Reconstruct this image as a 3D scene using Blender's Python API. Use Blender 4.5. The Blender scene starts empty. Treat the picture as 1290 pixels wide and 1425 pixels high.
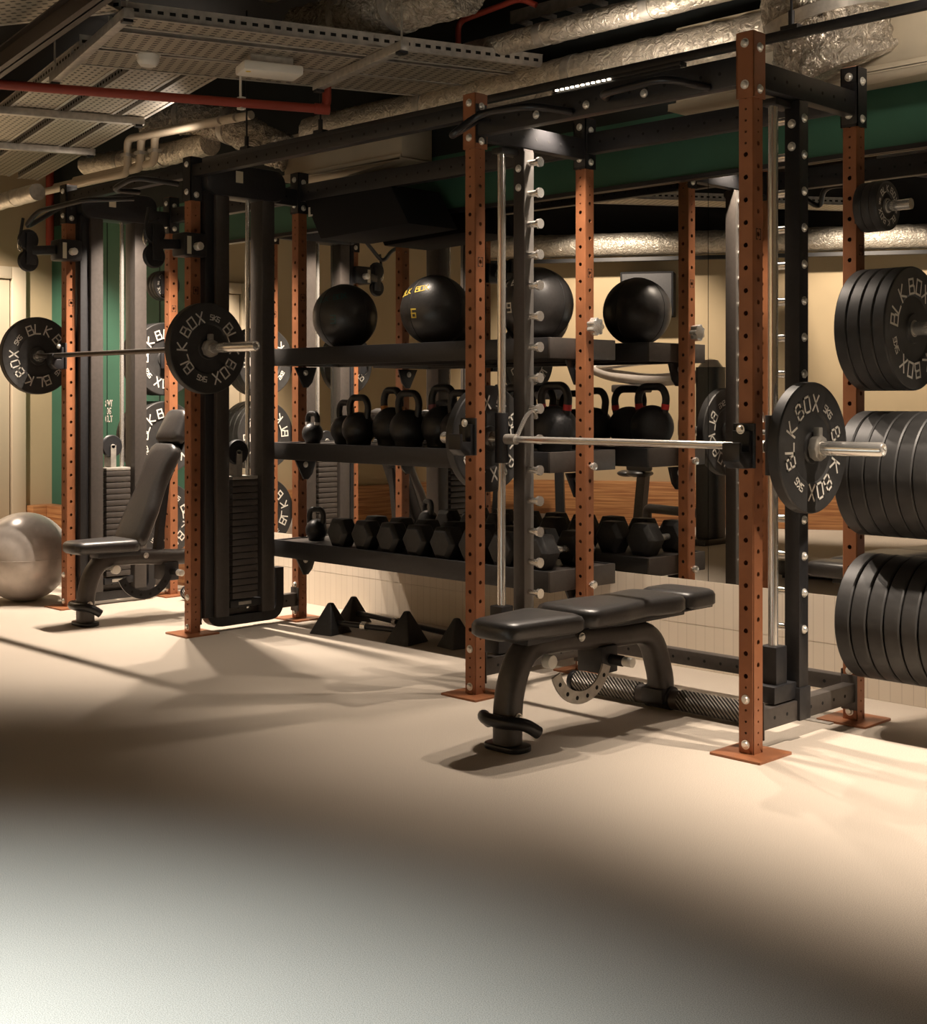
import bpy, bmesh, math, random
from mathutils import Vector as V, Matrix as M, noise
PI = math.pi
random.seed(7)
sc = bpy.context.scene
col = sc.collection
R = math.radians

# ------------------------------------------------------------------ camera
cd = bpy.data.cameras.new('camera'); cam = bpy.data.objects.new('camera', cd); col.objects.link(cam)
cam.location = (2.558, -3.932, 1.2); cam.rotation_euler = (R(90), 0, R(45))
cd.sensor_fit = 'AUTO'; cd.sensor_width = 36; cd.lens = 1888 / 1425 * 36
cd.shift_y = -(712.5 - 556) / 1425
cd.clip_start = .05; cd.clip_end = 60
sc.camera = cam
# ------------------------------------------------------------------ exposure, world
vs = sc.view_settings
vs.view_transform = 'Standard'; vs.look = 'None'; vs.gamma = 1; vs.exposure = 0.0; vs.use_curve_mapping = False
w = bpy.data.worlds.new('dim_room_air'); sc.world = w; w.use_nodes = True
w.node_tree.nodes['Background'].inputs[0].default_value = (1, .86, .68, 1)
w.node_tree.nodes['Background'].inputs[1].default_value = .012
# ------------------------------------------------------------------ lamps (gym spotlights, plus added ceiling fill)
WARM = (1, .84, .69); COOL = (.80, .93, 1.0)
def spot(name, loc, target, energy, colr, angle, blend, radius=.03):
    l = bpy.data.lights.new(name, 'SPOT'); l.energy = energy; l.color = colr
    l.spot_size = R(angle); l.spot_blend = blend; l.shadow_soft_size = radius
    o = bpy.data.objects.new(name, l); col.objects.link(o); o.location = loc
    o.rotation_euler = (V(target) - V(loc)).to_track_quat('-Z', 'Y').to_euler()
    return o
def area(name, loc, target, energy, colr, sx, sy, spread=180):
    l = bpy.data.lights.new(name, 'AREA'); l.energy = energy; l.color = colr; l.shape = 'RECTANGLE'
    l.size = sx; l.size_y = sy; l.spread = R(spread)
    o = bpy.data.objects.new(name, l); col.objects.link(o); o.location = loc
    o.rotation_euler = (V(target) - V(loc)).to_track_quat('-Z', 'Y').to_euler()
    return o
for lx, e in ((-1.20, 125), (-.98, 125), (-.58, 95)):
    spot('track_spot', (lx, .40, 2.49), (lx + .16, .44, 0), e, WARM, 86, .7, .015)
spot('track_spot', (-2.3, .36, 2.49), (-2.3, .05, 0), 85, WARM, 60, .7, .02)
spot('track_spot', (1.22, .30, 2.49), (1.12, .46, 0), 540, WARM, 79, .75, .03)
for lx in (-3.80, -4.00, -4.20):
    spot('track_spot', (lx, .38, 2.49), (lx + .02, .27, 0), 205, WARM, 92, .5, .02)
spot('track_spot', (-5.9, -.2, 2.7), (-6.5, .3, .8), 330, WARM, 100, .5, .04)
spot('foreground_spot', (.42, -4.15, 3.05), (.44, -4.1, 0), 1680, COOL, 88, 1.0, .10)
for lx, e in ((-5.6, 430), (-3.6, 430), (-1.4, 430), (1.0, 360)):
    wy = -3.47 - .6 * (lx + 6.82)
    spot('room_spot', (lx + .85, wy + 1.45, 3.1), (lx, wy, 1.1), e, WARM, 78, .6, .05)
for lx, tx, ty, e in ((-.9, -.9, .9, 10), (.55, -.2, .95, 17), (-4.1, -4.4, -.3, 13)):  # added upward fill in place of floor bounce on ducts and trays
    spot('bounce_fill_spot', (lx, .42, 2.56), (tx, ty, 3.3), e, WARM, 150, .5, .04)

# ------------------------------------------------------------------ materials
def mat(name, c, rough=.5, metal=0., var=0., nscale=40, bump=0., c2=None, spec=.5, coat=0, dist=0., bdist=.01):
    m = bpy.data.materials.new(name); m.use_nodes = True
    nt = m.node_tree; b = nt.nodes['Principled BSDF']
    b.inputs['Base Color'].default_value = (*c, 1); b.inputs['Roughness'].default_value = rough
    b.inputs['Metallic'].default_value = metal; b.inputs['Specular IOR Level'].default_value = spec
    b.inputs['Coat Weight'].default_value = coat
    if var or bump:
        tc = nt.nodes.new('ShaderNodeTexCoord'); n = nt.nodes.new('ShaderNodeTexNoise')
        n.inputs['Scale'].default_value = nscale; n.inputs['Detail'].default_value = 5; n.inputs['Distortion'].default_value = dist
        nt.links.new(tc.outputs['Object'], n.inputs['Vector'])
        if var:
            r = nt.nodes.new('ShaderNodeValToRGB')
            d = c2 if c2 else tuple(max(0, x * (1 - var)) for x in c)
            r.color_ramp.elements[0].color = (*d, 1); r.color_ramp.elements[0].position = .35
            r.color_ramp.elements[1].color = (*c, 1); r.color_ramp.elements[1].position = .62
            nt.links.new(n.outputs['Fac'], r.inputs['Fac']); nt.links.new(r.outputs['Color'], b.inputs['Base Color'])
        if bump:
            bp = nt.nodes.new('ShaderNodeBump'); bp.inputs['Strength'].default_value = bump
            bp.inputs['Distance'].default_value = bdist
            nt.links.new(n.outputs['Fac'], bp.inputs['Height']); nt.links.new(bp.outputs['Normal'], b.inputs['Normal'])
    return m
def emis(name, c, s):
    m = bpy.data.materials.new(name); m.use_nodes = True
    b = m.node_tree.nodes['Principled BSDF']; b.inputs['Base Color'].default_value = (*c, 1)
    b.inputs['Emission Color'].default_value = (*c, 1); b.inputs['Emission Strength'].default_value = s
    return m
RUST = mat('rust_brown_paint', (.33, .128, .056), .42, .2, .18, 9)
BLACK = mat('black_powder_coat', (.018, .018, .02), .45, .0, .25, 60)
BLACKS = mat('black_satin_steel', (.022, .022, .024), .3, .3)
GREYP = mat('charcoal_powder_coat', (.056, .048, .043), .42, .0, .15, 50)
CHROME = mat('polished_steel', (.86, .84, .79), .2, .8)
BOLT = mat('zinc_bolt', (.88, .86, .80), .3, .6)
GALV = mat('galvanised_steel', (.50, .47, .42), .42, .5, .25, 30)
RUBBER = mat('black_rubber', (.022, .022, .022), .55, 0, .3, 60, .08)
BUMPER = mat('bumper_rubber', (.035, .034, .033), .5, 0, .25, 25, .05)
VINYL = mat('black_vinyl', (.034, .032, .031), .38, 0, .2, 90, .05, spec=.65)
LETTER = mat('off_white_print', (.72, .69, .62), .6)
YELLOW = mat('yellow_print', (.75, .55, .08), .6)
TEAL = mat('dark_teal_print', (.03, .09, .09), .6)
FOIL = mat('foil_insulation', (.72, .66, .56), .33, .55, .3, 26, .8, dist=1.5, bdist=.02)
FOILC = mat('crumpled_foil', (.76, .69, .58), .27, .6, .3, 22, 1., dist=2.5, bdist=.05)
CREAM = mat('cream_duct_paint', (.46, .40, .30), .6, 0, .1, 6)
REDP = mat('red_pipe_paint', (.26, .035, .018), .5)
BALLM = mat('pearl_grey_ball', (.50, .45, .41), .28, .2, .12, 20)
WHITEP = mat('white_plastic', (.72, .70, .64), .4)
DARKC = mat('dark_ceiling_paint', (.012, .012, .012), .9)
TAN = mat('tan_wall_paint', (.46, .36, .22), .8, 0, .05, 3)
GREEN = mat('deep_green_paint', (.032, .115, .072), .7, 0, .1, 4)
SPK = mat('speaker_black', (.010, .010, .011), .8, spec=.2)
IRON = mat('cast_iron_black', (.02, .02, .021), .42, .1, .3, 80, .1)

HOLE = mat('open_hole_black', (.004, .004, .004), .9)
def nodes(m):
    nt = m.node_tree; return nt, nt.nodes['Principled BSDF'], nt.nodes.new('ShaderNodeTexCoord')
def floor_mat():
    m = mat('beige_speckled_rubber', (.56, .46, .36), .85); nt, b, tc = nodes(m)
    n1 = nt.nodes.new('ShaderNodeTexNoise'); n1.inputs['Scale'].default_value = 420; n1.inputs['Detail'].default_value = 3
    n2 = nt.nodes.new('ShaderNodeTexNoise'); n2.inputs['Scale'].default_value = 1.3; n2.inputs['Detail'].default_value = 6
    for n in (n1, n2): nt.links.new(tc.outputs['Object'], n.inputs['Vector'])
    r1 = nt.nodes.new('ShaderNodeValToRGB'); r1.color_ramp.elements[0].position = .36; r1.color_ramp.elements[1].position = .62
    r1.color_ramp.elements[0].color = (.36, .31, .255, 1); r1.color_ramp.elements[1].color = (.62, .545, .455, 1)
    r2 = nt.nodes.new('ShaderNodeValToRGB'); r2.color_ramp.elements[0].color = (.86, .86, .86, 1); r2.color_ramp.elements[1].color = (1.06, 1.06, 1.06, 1)
    mx = nt.nodes.new('ShaderNodeMix'); mx.data_type = 'RGBA'; mx.blend_type = 'MULTIPLY'; mx.inputs[0].default_value = 1
    nt.links.new(n1.outputs['Fac'], r1.inputs['Fac']); nt.links.new(n2.outputs['Fac'], r2.inputs['Fac'])
    nt.links.new(r1.outputs['Color'], mx.inputs[6]); nt.links.new(r2.outputs['Color'], mx.inputs[7])
    nt.links.new(mx.outputs[2], b.inputs['Base Color'])
    bp = nt.nodes.new('ShaderNodeBump'); bp.inputs['Strength'].default_value = .08; bp.inputs['Distance'].default_value = .003
    nt.links.new(n1.outputs['Fac'], bp.inputs['Height']); nt.links.new(bp.outputs['Normal'], b.inputs['Normal'])
    return m
FLOOR = floor_mat()
def tile_mat():
    m = mat('cream_ribbed_tile', (.60, .51, .40), .5); nt, b, tc = nodes(m)
    mp = nt.nodes.new('ShaderNodeMapping'); mp.inputs['Rotation'].default_value = (R(-90), 0, 0)
    br = nt.nodes.new('ShaderNodeTexBrick'); br.offset = 0
    br.inputs['Scale'].default_value = 1; br.inputs['Brick Width'].default_value = .049; br.inputs['Row Height'].default_value = 2.
    br.inputs['Mortar Size'].default_value = .0016; br.inputs['Mortar Smooth'].default_value = .1
    br.inputs['Color1'].default_value = (.75, .665, .55, 1); br.inputs['Color2'].default_value = (.72, .635, .52, 1); br.inputs['Mortar'].default_value = (.60, .52, .42, 1)
    nt.links.new(tc.outputs['Object'], mp.inputs['Vector']); nt.links.new(mp.outputs['Vector'], br.inputs['Vector'])
    nt.links.new(br.outputs['Color'], b.inputs['Base Color'])
    return m
TILE = tile_mat()
def wood_mat():
    m = mat('oiled_oak', (.42, .20, .07), .45); nt, b, tc = nodes(m)
    mp = nt.nodes.new('ShaderNodeMapping'); mp.inputs['Scale'].default_value = (1.2, 1.2, 42)
    n = nt.nodes.new('ShaderNodeTexNoise'); n.inputs['Scale'].default_value = 2; n.inputs['Detail'].default_value = 6
    r = nt.nodes.new('ShaderNodeValToRGB'); r.color_ramp.elements[0].position = .35; r.color_ramp.elements[1].position = .65
    r.color_ramp.elements[0].color = (.25, .095, .035, 1); r.color_ramp.elements[1].color = (.50, .25, .10, 1)
    nt.links.new(tc.outputs['Object'], mp.inputs['Vector']); nt.links.new(mp.outputs['Vector'], n.inputs['Vector'])
    nt.links.new(n.outputs['Fac'], r.inputs['Fac']); nt.links.new(r.outputs['Color'], b.inputs['Base Color'])
    return m
WOOD = wood_mat()
def perf_mat():                                   # perforated tray: rows of punched dark slots
    m = mat('perforated_galvanised', (.40, .36, .29), .5, .5); nt, b, tc = nodes(m)
    sp = nt.nodes.new('ShaderNodeSeparateXYZ'); nt.links.new(tc.outputs['Object'], sp.inputs[0])
    def mth(op, a, v=None):
        n = nt.nodes.new('ShaderNodeMath'); n.operation = op
        if hasattr(a, 'links'): nt.links.new(a, n.inputs[0])
        else: n.inputs[0].default_value = a
        if v is not None:
            if hasattr(v, 'links'): nt.links.new(v, n.inputs[1])
            else: n.inputs[1].default_value = v
        return n.outputs[0]
    def cell(a, p):
        return mth('ABSOLUTE', mth('SUBTRACT', mth('FRACT', mth('DIVIDE', a, p)), .5))
    mx = mth('MULTIPLY', mth('LESS_THAN', cell(sp.outputs[0], .05), .24), mth('LESS_THAN', cell(sp.outputs[1], .034), .2))
    k = nt.nodes.new('ShaderNodeMix'); k.data_type = 'RGBA'
    k.inputs[6].default_value = (.40, .36, .29, 1); k.inputs[7].default_value = (.03, .026, .02, 1)
    nt.links.new(mx, k.inputs[0]); nt.links.new(k.outputs[2], b.inputs['Base Color'])
    return m
PERF = perf_mat()
def tread_mat():                                  # diamond tread cover of the bench stabiliser
    m = mat('diamond_tread', (.20, .185, .165), .4, .5); nt, b, tc = nodes(m)
    wv = nt.nodes.new('ShaderNodeTexWave'); wv.inputs['Scale'].default_value = 34; wv.bands_direction = 'DIAGONAL'
    r = nt.nodes.new('ShaderNodeValToRGB'); r.color_ramp.elements[0].color = (.03, .028, .026, 1); r.color_ramp.elements[1].color = (.34, .31, .27, 1)
    r.color_ramp.elements[0].position = .4; r.color_ramp.elements[1].position = .7
    bp = nt.nodes.new('ShaderNodeBump'); bp.inputs['Strength'].default_value = .8; bp.inputs['Distance'].default_value = .01
    nt.links.new(tc.outputs['Object'], wv.inputs['Vector']); nt.links.new(wv.outputs['Fac'], r.inputs['Fac'])
    nt.links.new(r.outputs['Color'], b.inputs['Base Color'])
    nt.links.new(wv.outputs['Fac'], bp.inputs['Height']); nt.links.new(bp.outputs['Normal'], b.inputs['Normal'])
    return m
TREAD = tread_mat()
MIRROR = mat('silvered_mirror', (.80, .79, .76), .0, 1.)
LED = emis('warm_led', (1, .86, .66), 5)

# ------------------------------------------------------------------ mesh helpers
class MB:
    def __init__(s): s.v = []; s.f = []
    def add(s, vs_, fs_, mt=None):
        o = len(s.v)
        s.v += [tuple(mt @ V(p)) if mt else tuple(p) for p in vs_]
        s.f += [tuple(i + o for i in f) for f in fs_]
        return s
    def bb(s, x0, x1, y0, y1, z0, z1, mt=None):
        return s.add([(x0, y0, z0), (x1, y0, z0), (x1, y1, z0), (x0, y1, z0), (x0, y0, z1), (x1, y0, z1), (x1, y1, z1), (x0, y1, z1)],
                     [(0, 3, 2, 1), (4, 5, 6, 7), (0, 1, 5, 4), (1, 2, 6, 5), (2, 3, 7, 6), (3, 0, 4, 7)], mt)
    def box(s, c, d, mt=None):
        return s.bb(c[0] - d[0] / 2, c[0] + d[0] / 2, c[1] - d[1] / 2, c[1] + d[1] / 2, c[2] - d[2] / 2, c[2] + d[2] / 2, mt)
    def prism(s, poly, h0, h1, mt=None):          # polygon in xy, extruded along z
        n = len(poly)
        return s.add([(x, y, h0) for x, y in poly] + [(x, y, h1) for x, y in poly],
                     [tuple(range(n - 1, -1, -1)), tuple(range(n, 2 * n))] + [(i, (i + 1) % n, n + (i + 1) % n, n + i) for i in range(n)], mt)
    def sweep(s, pts, prof, closed=False, caps=True):   # prof: callable i -> list of (a, b) offsets, or list
        pts = [V(p) for p in pts]; n = len(pts)
        t = []
        for i in range(n):
            a = pts[(i - 1) % n] if (closed or i > 0) else pts[0]
            b = pts[(i + 1) % n] if (closed or i < n - 1) else pts[-1]
            t.append((b - a).normalized())
        up = V((0, 0, 1)) if abs(t[0].z) < .9 else V((0, 1, 0)) if abs(t[0].y) < .9 else V((1, 0, 0))
        nrm = (up - t[0] * up.dot(t[0])).normalized()
        vs_ = []; k = None
        for i in range(n):
            nrm = (nrm - t[i] * nrm.dot(t[i])).normalized(); bi = t[i].cross(nrm)
            pr = prof(i) if callable(prof) else prof; k = len(pr)
            vs_ += [tuple(pts[i] + nrm * a + bi * b) for a, b in pr]
        fs_ = []
        for i in range(n if closed else n - 1):
            j = (i + 1) % n
            for q in range(k): fs_.append((i * k + q, i * k + (q + 1) % k, j * k + (q + 1) % k, j * k + q))
        if caps and not closed: fs_ += [tuple(range(k - 1, -1, -1)), tuple((n - 1) * k + q for q in range(k))]
        return s.add(vs_, fs_)
    def tube(s, pts, r, n=12, closed=False):
        return s.sweep(pts, lambda i: [((r[i] if isinstance(r, (list, tuple)) else r) * math.cos(2 * PI * q / n), (r[i] if isinstance(r, (list, tuple)) else r) * math.sin(2 * PI * q / n)) for q in range(n)], closed)
    def cyl(s, p0, p1, r, n=16, r2=None):
        return s.tube([p0, p1], [r, r if r2 is None else r2], n)
    def rect(s, pts, wa, wb): return s.sweep(pts, [(wa / 2, wb / 2), (-wa / 2, wb / 2), (-wa / 2, -wb / 2), (wa / 2, -wb / 2)])
    def lathe(s, prof, n=32, mt=None, closed=False):           # prof: (r, h) around z
        k = len(prof); vs_ = []; fs_ = []
        for i in range(n):
            a = 2 * PI * i / n
            vs_ += [(r * math.cos(a), r * math.sin(a), h) for r, h in prof]
        for i in range(n):
            j = (i + 1) % n
            for q in range(k if closed else k - 1): fs_.append((i * k + q, j * k + q, j * k + (q + 1) % k, i * k + (q + 1) % k))
        return s.add(vs_, fs_, mt)
    def ball(s, c, r, n=32, m=18, sz=1.):
        prof = [(max(1e-5, r * math.sin(PI * i / m)), -r * sz * math.cos(PI * i / m)) for i in range(m + 1)]
        return s.lathe(prof, n, M.Translation(c))
    def build(s, name, m, parent=None, bevel=0, angle=38, seg=2, pat=()):
        me = bpy.data.meshes.new(name); bm = bmesh.new()
        vv = [bm.verts.new(p) for p in s.v]
        for f in s.f:
            try: bm.faces.new([vv[i] for i in f])
            except ValueError: pass
        bmesh.ops.remove_doubles(bm, verts=bm.verts, dist=1e-5)
        bmesh.ops.recalc_face_normals(bm, faces=bm.faces)
        if bevel:
            ed = [e for e in bm.edges if len(e.link_faces) == 2 and e.calc_face_angle(0) > R(30)]
            bmesh.ops.bevel(bm, geom=ed, offset=bevel, segments=seg, profile=.5, affect='EDGES', clamp_overlap=True)
        for k, (pm, pmat) in enumerate(pat):
            vv = [bm.verts.new(p) for p in pm.v]
            for f in pm.f: bm.faces.new([vv[i] for i in f]).material_index = k + 1
        bm.to_mesh(me); bm.free()
        me.shade_smooth(); me.set_sharp_from_angle(angle=R(angle))
        me.materials.append(m)
        for pm, pmat in pat: me.materials.append(pmat)
        o = bpy.data.objects.new(name, me); col.objects.link(o)
        if parent: o.parent = parent
        return o
def thing(name, label, cat, loc=(0, 0, 0), rz=0, group=None):
    o = bpy.data.objects.new(name, None); col.objects.link(o); o.empty_display_size = .1
    o.location = loc; o.rotation_euler = (0, 0, rz)
    return tag(o, label, cat, group)
def tag(o, label, cat, group=None):
    o['label'] = label; o['category'] = cat
    if group: o['group'] = group
    return o
def struct(mb, name, m, **k):
    o = mb.build(name, m, **k); o['kind'] = 'structure'; return o
def dup(o, loc=None, label=None, group=None, rz=None, parent=None):
    c = o.copy(); col.objects.link(c)
    if parent: c.parent = parent
    if loc is not None: c.location = loc
    if rz is not None: c.rotation_euler = (0, 0, rz)
    if label: c['label'] = label
    if group: c['group'] = group
    for ch in list(o.children): dup(ch, parent=c)
    return c
def copies(o, parent, locs):
    for l in locs:
        c = o.copy(); col.objects.link(c); c.parent = parent; c.location = l
def spline(pts, n=8):                             # Catmull-Rom through pts
    pts = [V(p) for p in pts]; out = []
    q = [pts[0] * 2 - pts[1]] + pts + [pts[-1] * 2 - pts[-2]]
    for i in range(1, len(q) - 2):
        for k in range(n):
            t = k / n; a, b, c, d = q[i - 1], q[i], q[i + 1], q[i + 2]
            out.append(.5 * ((2 * b) + (c - a) * t + (2 * a - 5 * b + 4 * c - d) * t * t + (3 * b - a - 3 * c + d) * t ** 3))
    return out + [pts[-1]]
def fillet(pts, r, n=6):                          # polyline with rounded corners
    pts = [V(p) for p in pts]; out = [pts[0]]
    for i in range(1, len(pts) - 1):
        a = (pts[i - 1] - pts[i]); b = (pts[i + 1] - pts[i]); d = min(r, a.length / 2, b.length / 2)
        p0 = pts[i] + a.normalized() * d; p1 = pts[i] + b.normalized() * d
        for k in range(n + 1):
            t = k / n; out.append((1 - t) ** 2 * p0 + 2 * t * (1 - t) * pts[i] + t * t * p1)
    return out + [pts[-1]]
def rbox(x0, x1, y0, y1, r, n=5):                 # rounded rectangle outline
    o = []
    for cx, cy, a in ((x1 - r, y1 - r, 0), (x0 + r, y1 - r, 90), (x0 + r, y0 + r, 180), (x1 - r, y0 + r, 270)):
        for k in range(n + 1): o.append((cx + r * math.cos(R(a + 90 * k / n)), cy + r * math.sin(R(a + 90 * k / n))))
    return o
# stroke lettering in a unit box
GL = {'B': [[(0, 0), (0, 1), (.62, 1), (.62, .56), (0, .5)], [(.5, .53), (.7, .46), (.7, 0), (0, 0)]],
      'L': [[(0, 1), (0, 0), (.6, 0)]], 'K': [[(0, 0), (0, 1)], [(.62, 1), (.02, .5), (.66, 0)]],
      'O': [[(0, 0), (0, 1), (.66, 1), (.66, 0), (0, 0)]], 'X': [[(0, 0), (.66, 1)], [(0, 1), (.66, 0)]],
      '5': [[(.6, 1), (0, 1), (0, .55), (.6, .5), (.6, 0), (0, 0)]], 'G': [[(.62, 1), (0, 1), (0, 0), (.62, 0), (.62, .5), (.3, .5)]],
      '3': [[(0, 1), (.6, 1), (.6, 0), (0, 0)], [(.1, .5), (.6, .5)]], '6': [[(.6, 1), (0, 1), (0, 0), (.6, 0), (.6, .5), (0, .5)]],
      'F': [[(0, 0), (0, 1), (.6, 1)], [(0, .5), (.5, .5)]], 'W': [[(0, 1), (.18, 0), (.36, .8), (.54, 0), (.72, 1)]],
      'T': [[(0, 1), (.66, 1)], [(.33, 1), (.33, 0)]], 'C': [[(.6, 1), (0, 1), (0, 0), (.6, 0)]], '0': [[(0, 0), (0, 1), (.6, 1), (.6, 0), (0, 0)]],
      '9': [[(0, 0), (.6, 0), (.6, 1), (0, 1), (0, .5), (.6, .5)]]}
def glyph(mb, ch, fn, sw=.16):                    # fn maps (x, y) in the unit box to 3-D
    for st in GL[ch]:
        for a, b in zip(st, st[1:]):
            d = V((b[0] - a[0], b[1] - a[1])).normalized(); n = V((-d.y, d.x)) * sw / 2; e = d * sw / 2
            a2 = V(a) - e; b2 = V(b) + e
            mb.add([fn(*p) for p in (a2 + n, b2 + n, b2 - n, a2 - n)], [(0, 1, 2, 3)])

# ================================================================== SETTING
FX0, FX1, FY1, YW = -6.82, 4.6, 1.08, 1.08
MX0 = -4.9
AW = lambda x: -3.47 - .6 * (x - FX0)             # the far wall stands askew
ya, yb = AW(FX0), AW(FX1)
foot = [(FX0 - .1, FY1 + .1), (FX0 - .1, ya - .1), (FX1 + .1, yb - .2), (FX1 + .1, FY1 + .1)]
struct(MB().prism(foot, -.1, 0), 'floor', FLOOR)
struct(MB().prism(foot, 3.3, 3.4), 'ceiling', DARKC)
struct(MB().bb(FX0 - .1, FX1 + .1, YW + .002, YW + .12, 0, 3.3), 'wall_back', mat('near_black_paint', (.014, .018, .017), .9))
struct(MB().bb(MX0, FX1, YW, YW + .06, 2.18, 2.495).bb(FX0, MX0, YW, YW + .06, .42, 2.495), 'trim_6', GREEN)
struct(MB().bb(FX0 - .12, FX0, ya - .1, YW, 0, 3.3), 'wall_left', TAN)
struct(MB().bb(FX1, FX1 + .12, yb - .1, YW, 0, 3.3), 'wall_right', TAN)
L = math.hypot(FX1 - FX0, yb - ya); ang = math.atan2(yb - ya, FX1 - FX0)
mt = M.Translation((FX0, ya, 0)) @ M.Rotation(ang, 4, 'Z')
struct(MB().bb(-.2, L + .2, -.12, 0, 0, 2.62, mt), 'wall_front', TAN)
struct(MB().bb(-.2, L + .2, -.12, 0, 2.621, 3.3, mt), 'trim_11', DARKC)
struct(MB().bb(0, L, 0, .09, 0, .42, mt), 'trim_1', WOOD, bevel=.004)
struct(MB().bb(FX0, FX0 + .09, ya + .1, -.76, 0, .42), 'trim_10', WOOD, bevel=.004)
struct(MB().bb(FX0, MX0, .97, YW, 0, .42).bb(FX0, FX0 + .13, .86, .969, 0, .42), 'trim_2', WOOD, bevel=.004)
struct(MB().bb(MX0, FX1, YW - .012, YW, 0, .1965).bb(MX0, FX1, YW - .012, YW, .199, .395).bb(MX0, FX1, YW - .008, YW - .001, .1966, .1989), 'baseboard_back', TILE)
mb = MB(); mb.bb(MX0, FX1, YW - .03, YW, 2.18, 2.20); struct(mb, 'trim_3', BLACKS)
# darker green panel joints in the green wall
struct(MB().bb(-6.03, -6.02, YW - .004, YW, .42, 2.5).bb(-5.35, -5.34, YW - .004, YW, .42, 2.5), 'trim_4', mat('dark_green_joint', (.02, .05, .035), .8))
# cream door and frame in the left wall
mb = MB(); mb.bb(FX0, FX0 + .03, -.62, .73, 0, 2.075)
d = struct(mb, 'door_1', mat('cream_door_paint', (.58, .49, .36), .5), bevel=.004)
mb = MB()
for a, b in ((.1, .95), (1.05, 1.98)):
    for y0, y1 in ((-.50, .0), (.12, .60)):
        mb.bb(FX0 + .0301, FX0 + .038, y0, y1, a, a + .03).bb(FX0 + .0301, FX0 + .038, y0, y1, b - .03, b)
        mb.bb(FX0 + .0301, FX0 + .038, y0, y0 + .03, a + .0301, b - .0301).bb(FX0 + .0301, FX0 + .038, y1 - .03, y1, a + .0301, b - .0301)
mb.build('panel_moulding', d.data.materials[0], d)
for k, q in enumerate(((.741, .85, 0, 2.17), (-.74, -.631, 0, 2.17), (-.63, .74, 2.081, 2.17))):
    struct(MB().bb(FX0, FX0 + .05, *q), 'trim_%d' % (7 + k), d.data.materials[0], bevel=.006)
# mirror panels
for x0, x1, lb in ((MX0, -3.357, 'leftmost tall mirror panel, behind the left cable column and its weight plates'),
                   (-3.357, -.917, 'wide mirror panel behind the storage shelves of balls and dumbbells'),
                   (-.917, 1.523, 'mirror panel behind the right-hand upright and bumper plate stacks')):
    tag(MB().bb(x0 + .0015, x1 - .0015, YW - .007, YW - .001, .396, 2.178).build('wall_mirror', MIRROR), lb, 'mirror', 'mirror panels on the back wall')

# ================================================================== THE RIG
X = [0, -1.307, -3.337, -4.604]; DY = .691; HT = 2.44; PW = .03
rig = thing('power_rig', 'long bolted steel rig of drilled rust-brown uprights and black crossbeams along the mirrored wall', 'rig')
def upright_mb():
    mb = MB(); w = PW
    big = [.268 + .0764 * k for k in range(24)]
    for side in range(4):
        off = 0 if side % 2 == 0 else .038
        hs = [(z, .0042) for z in (.038, .077, .115, .153, .19, .23)] + [(z + off, .0085) for z in big]
        z = big[-1] + off + .0382
        while z < 2.24: hs.append((z, .0042)); z += .0382
        rot = M.Rotation(side * PI / 2, 4, 'Z')
        P = lambda a, h, dpt=0: rot @ V((a, -w + dpt, h))
        edges = [0] + [(hs[i][0] + hs[i + 1][0]) / 2 for i in range(len(hs) - 1)] + [hs[-1][0] + .02]
        c = .004
        for i, (zc, r) in enumerate(hs):
            za, zb = edges[i] - zc, edges[i + 1] - zc; hw = w - c
            angs = sorted([2 * PI * k / 12 for k in range(12)] + [math.atan2(b, a) % (2 * PI) for a in (-hw, hw) for b in (za, zb)])
            ring = []; outer = []; inn = []
            for t in angs:
                cx, sz = math.cos(t), math.sin(t)
                k = min(hw / abs(cx) if abs(cx) > 1e-9 else 9, (zb / sz if sz > 1e-9 else za / sz if sz < -1e-9 else 9))
                ring.append(P(r * cx, zc + r * sz)); inn.append(P(r * cx, zc + r * sz, .004)); outer.append(P(k * cx, zc + k * sz))
            n = len(angs)
            mb.add(outer + ring + inn, [(q, (q + 1) % n, n + (q + 1) % n, n + q) for q in range(n)] + [(n + q, n + (q + 1) % n, 2 * n + (q + 1) % n, 2 * n + q) for q in range(n)])
        t = edges[-1]
        mb.add([P(-w + c, t), P(w - c, t), P(w - c, HT), P(-w + c, HT)], [(0, 1, 2, 3)])
        mb.add([P(w - c, 0), rot @ V((w, -w + c, 0)), rot @ V((w, -w + c, HT)), P(w - c, HT)], [(0, 1, 2, 3)])
    mb.add([(-w, -w, HT - .001), (w, -w, HT - .001), (w, w, HT - .001), (-w, w, HT - .001)], [(0, 1, 2, 3)])
    return mb
def bolt_mb(d):                                   # domed bolt head along axis d
    d = V(d); q = d.to_track_quat('Z', 'Y').to_matrix().to_4x4()
    return MB().lathe([(0.0001, .010), (.008, .0095), (.0115, .006), (.0125, .0), ], 14, q).lathe([(.016, -.001), (.016, .002), (.0125, .002)], 14, q)
up0 = None
bolt_f = None
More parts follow.
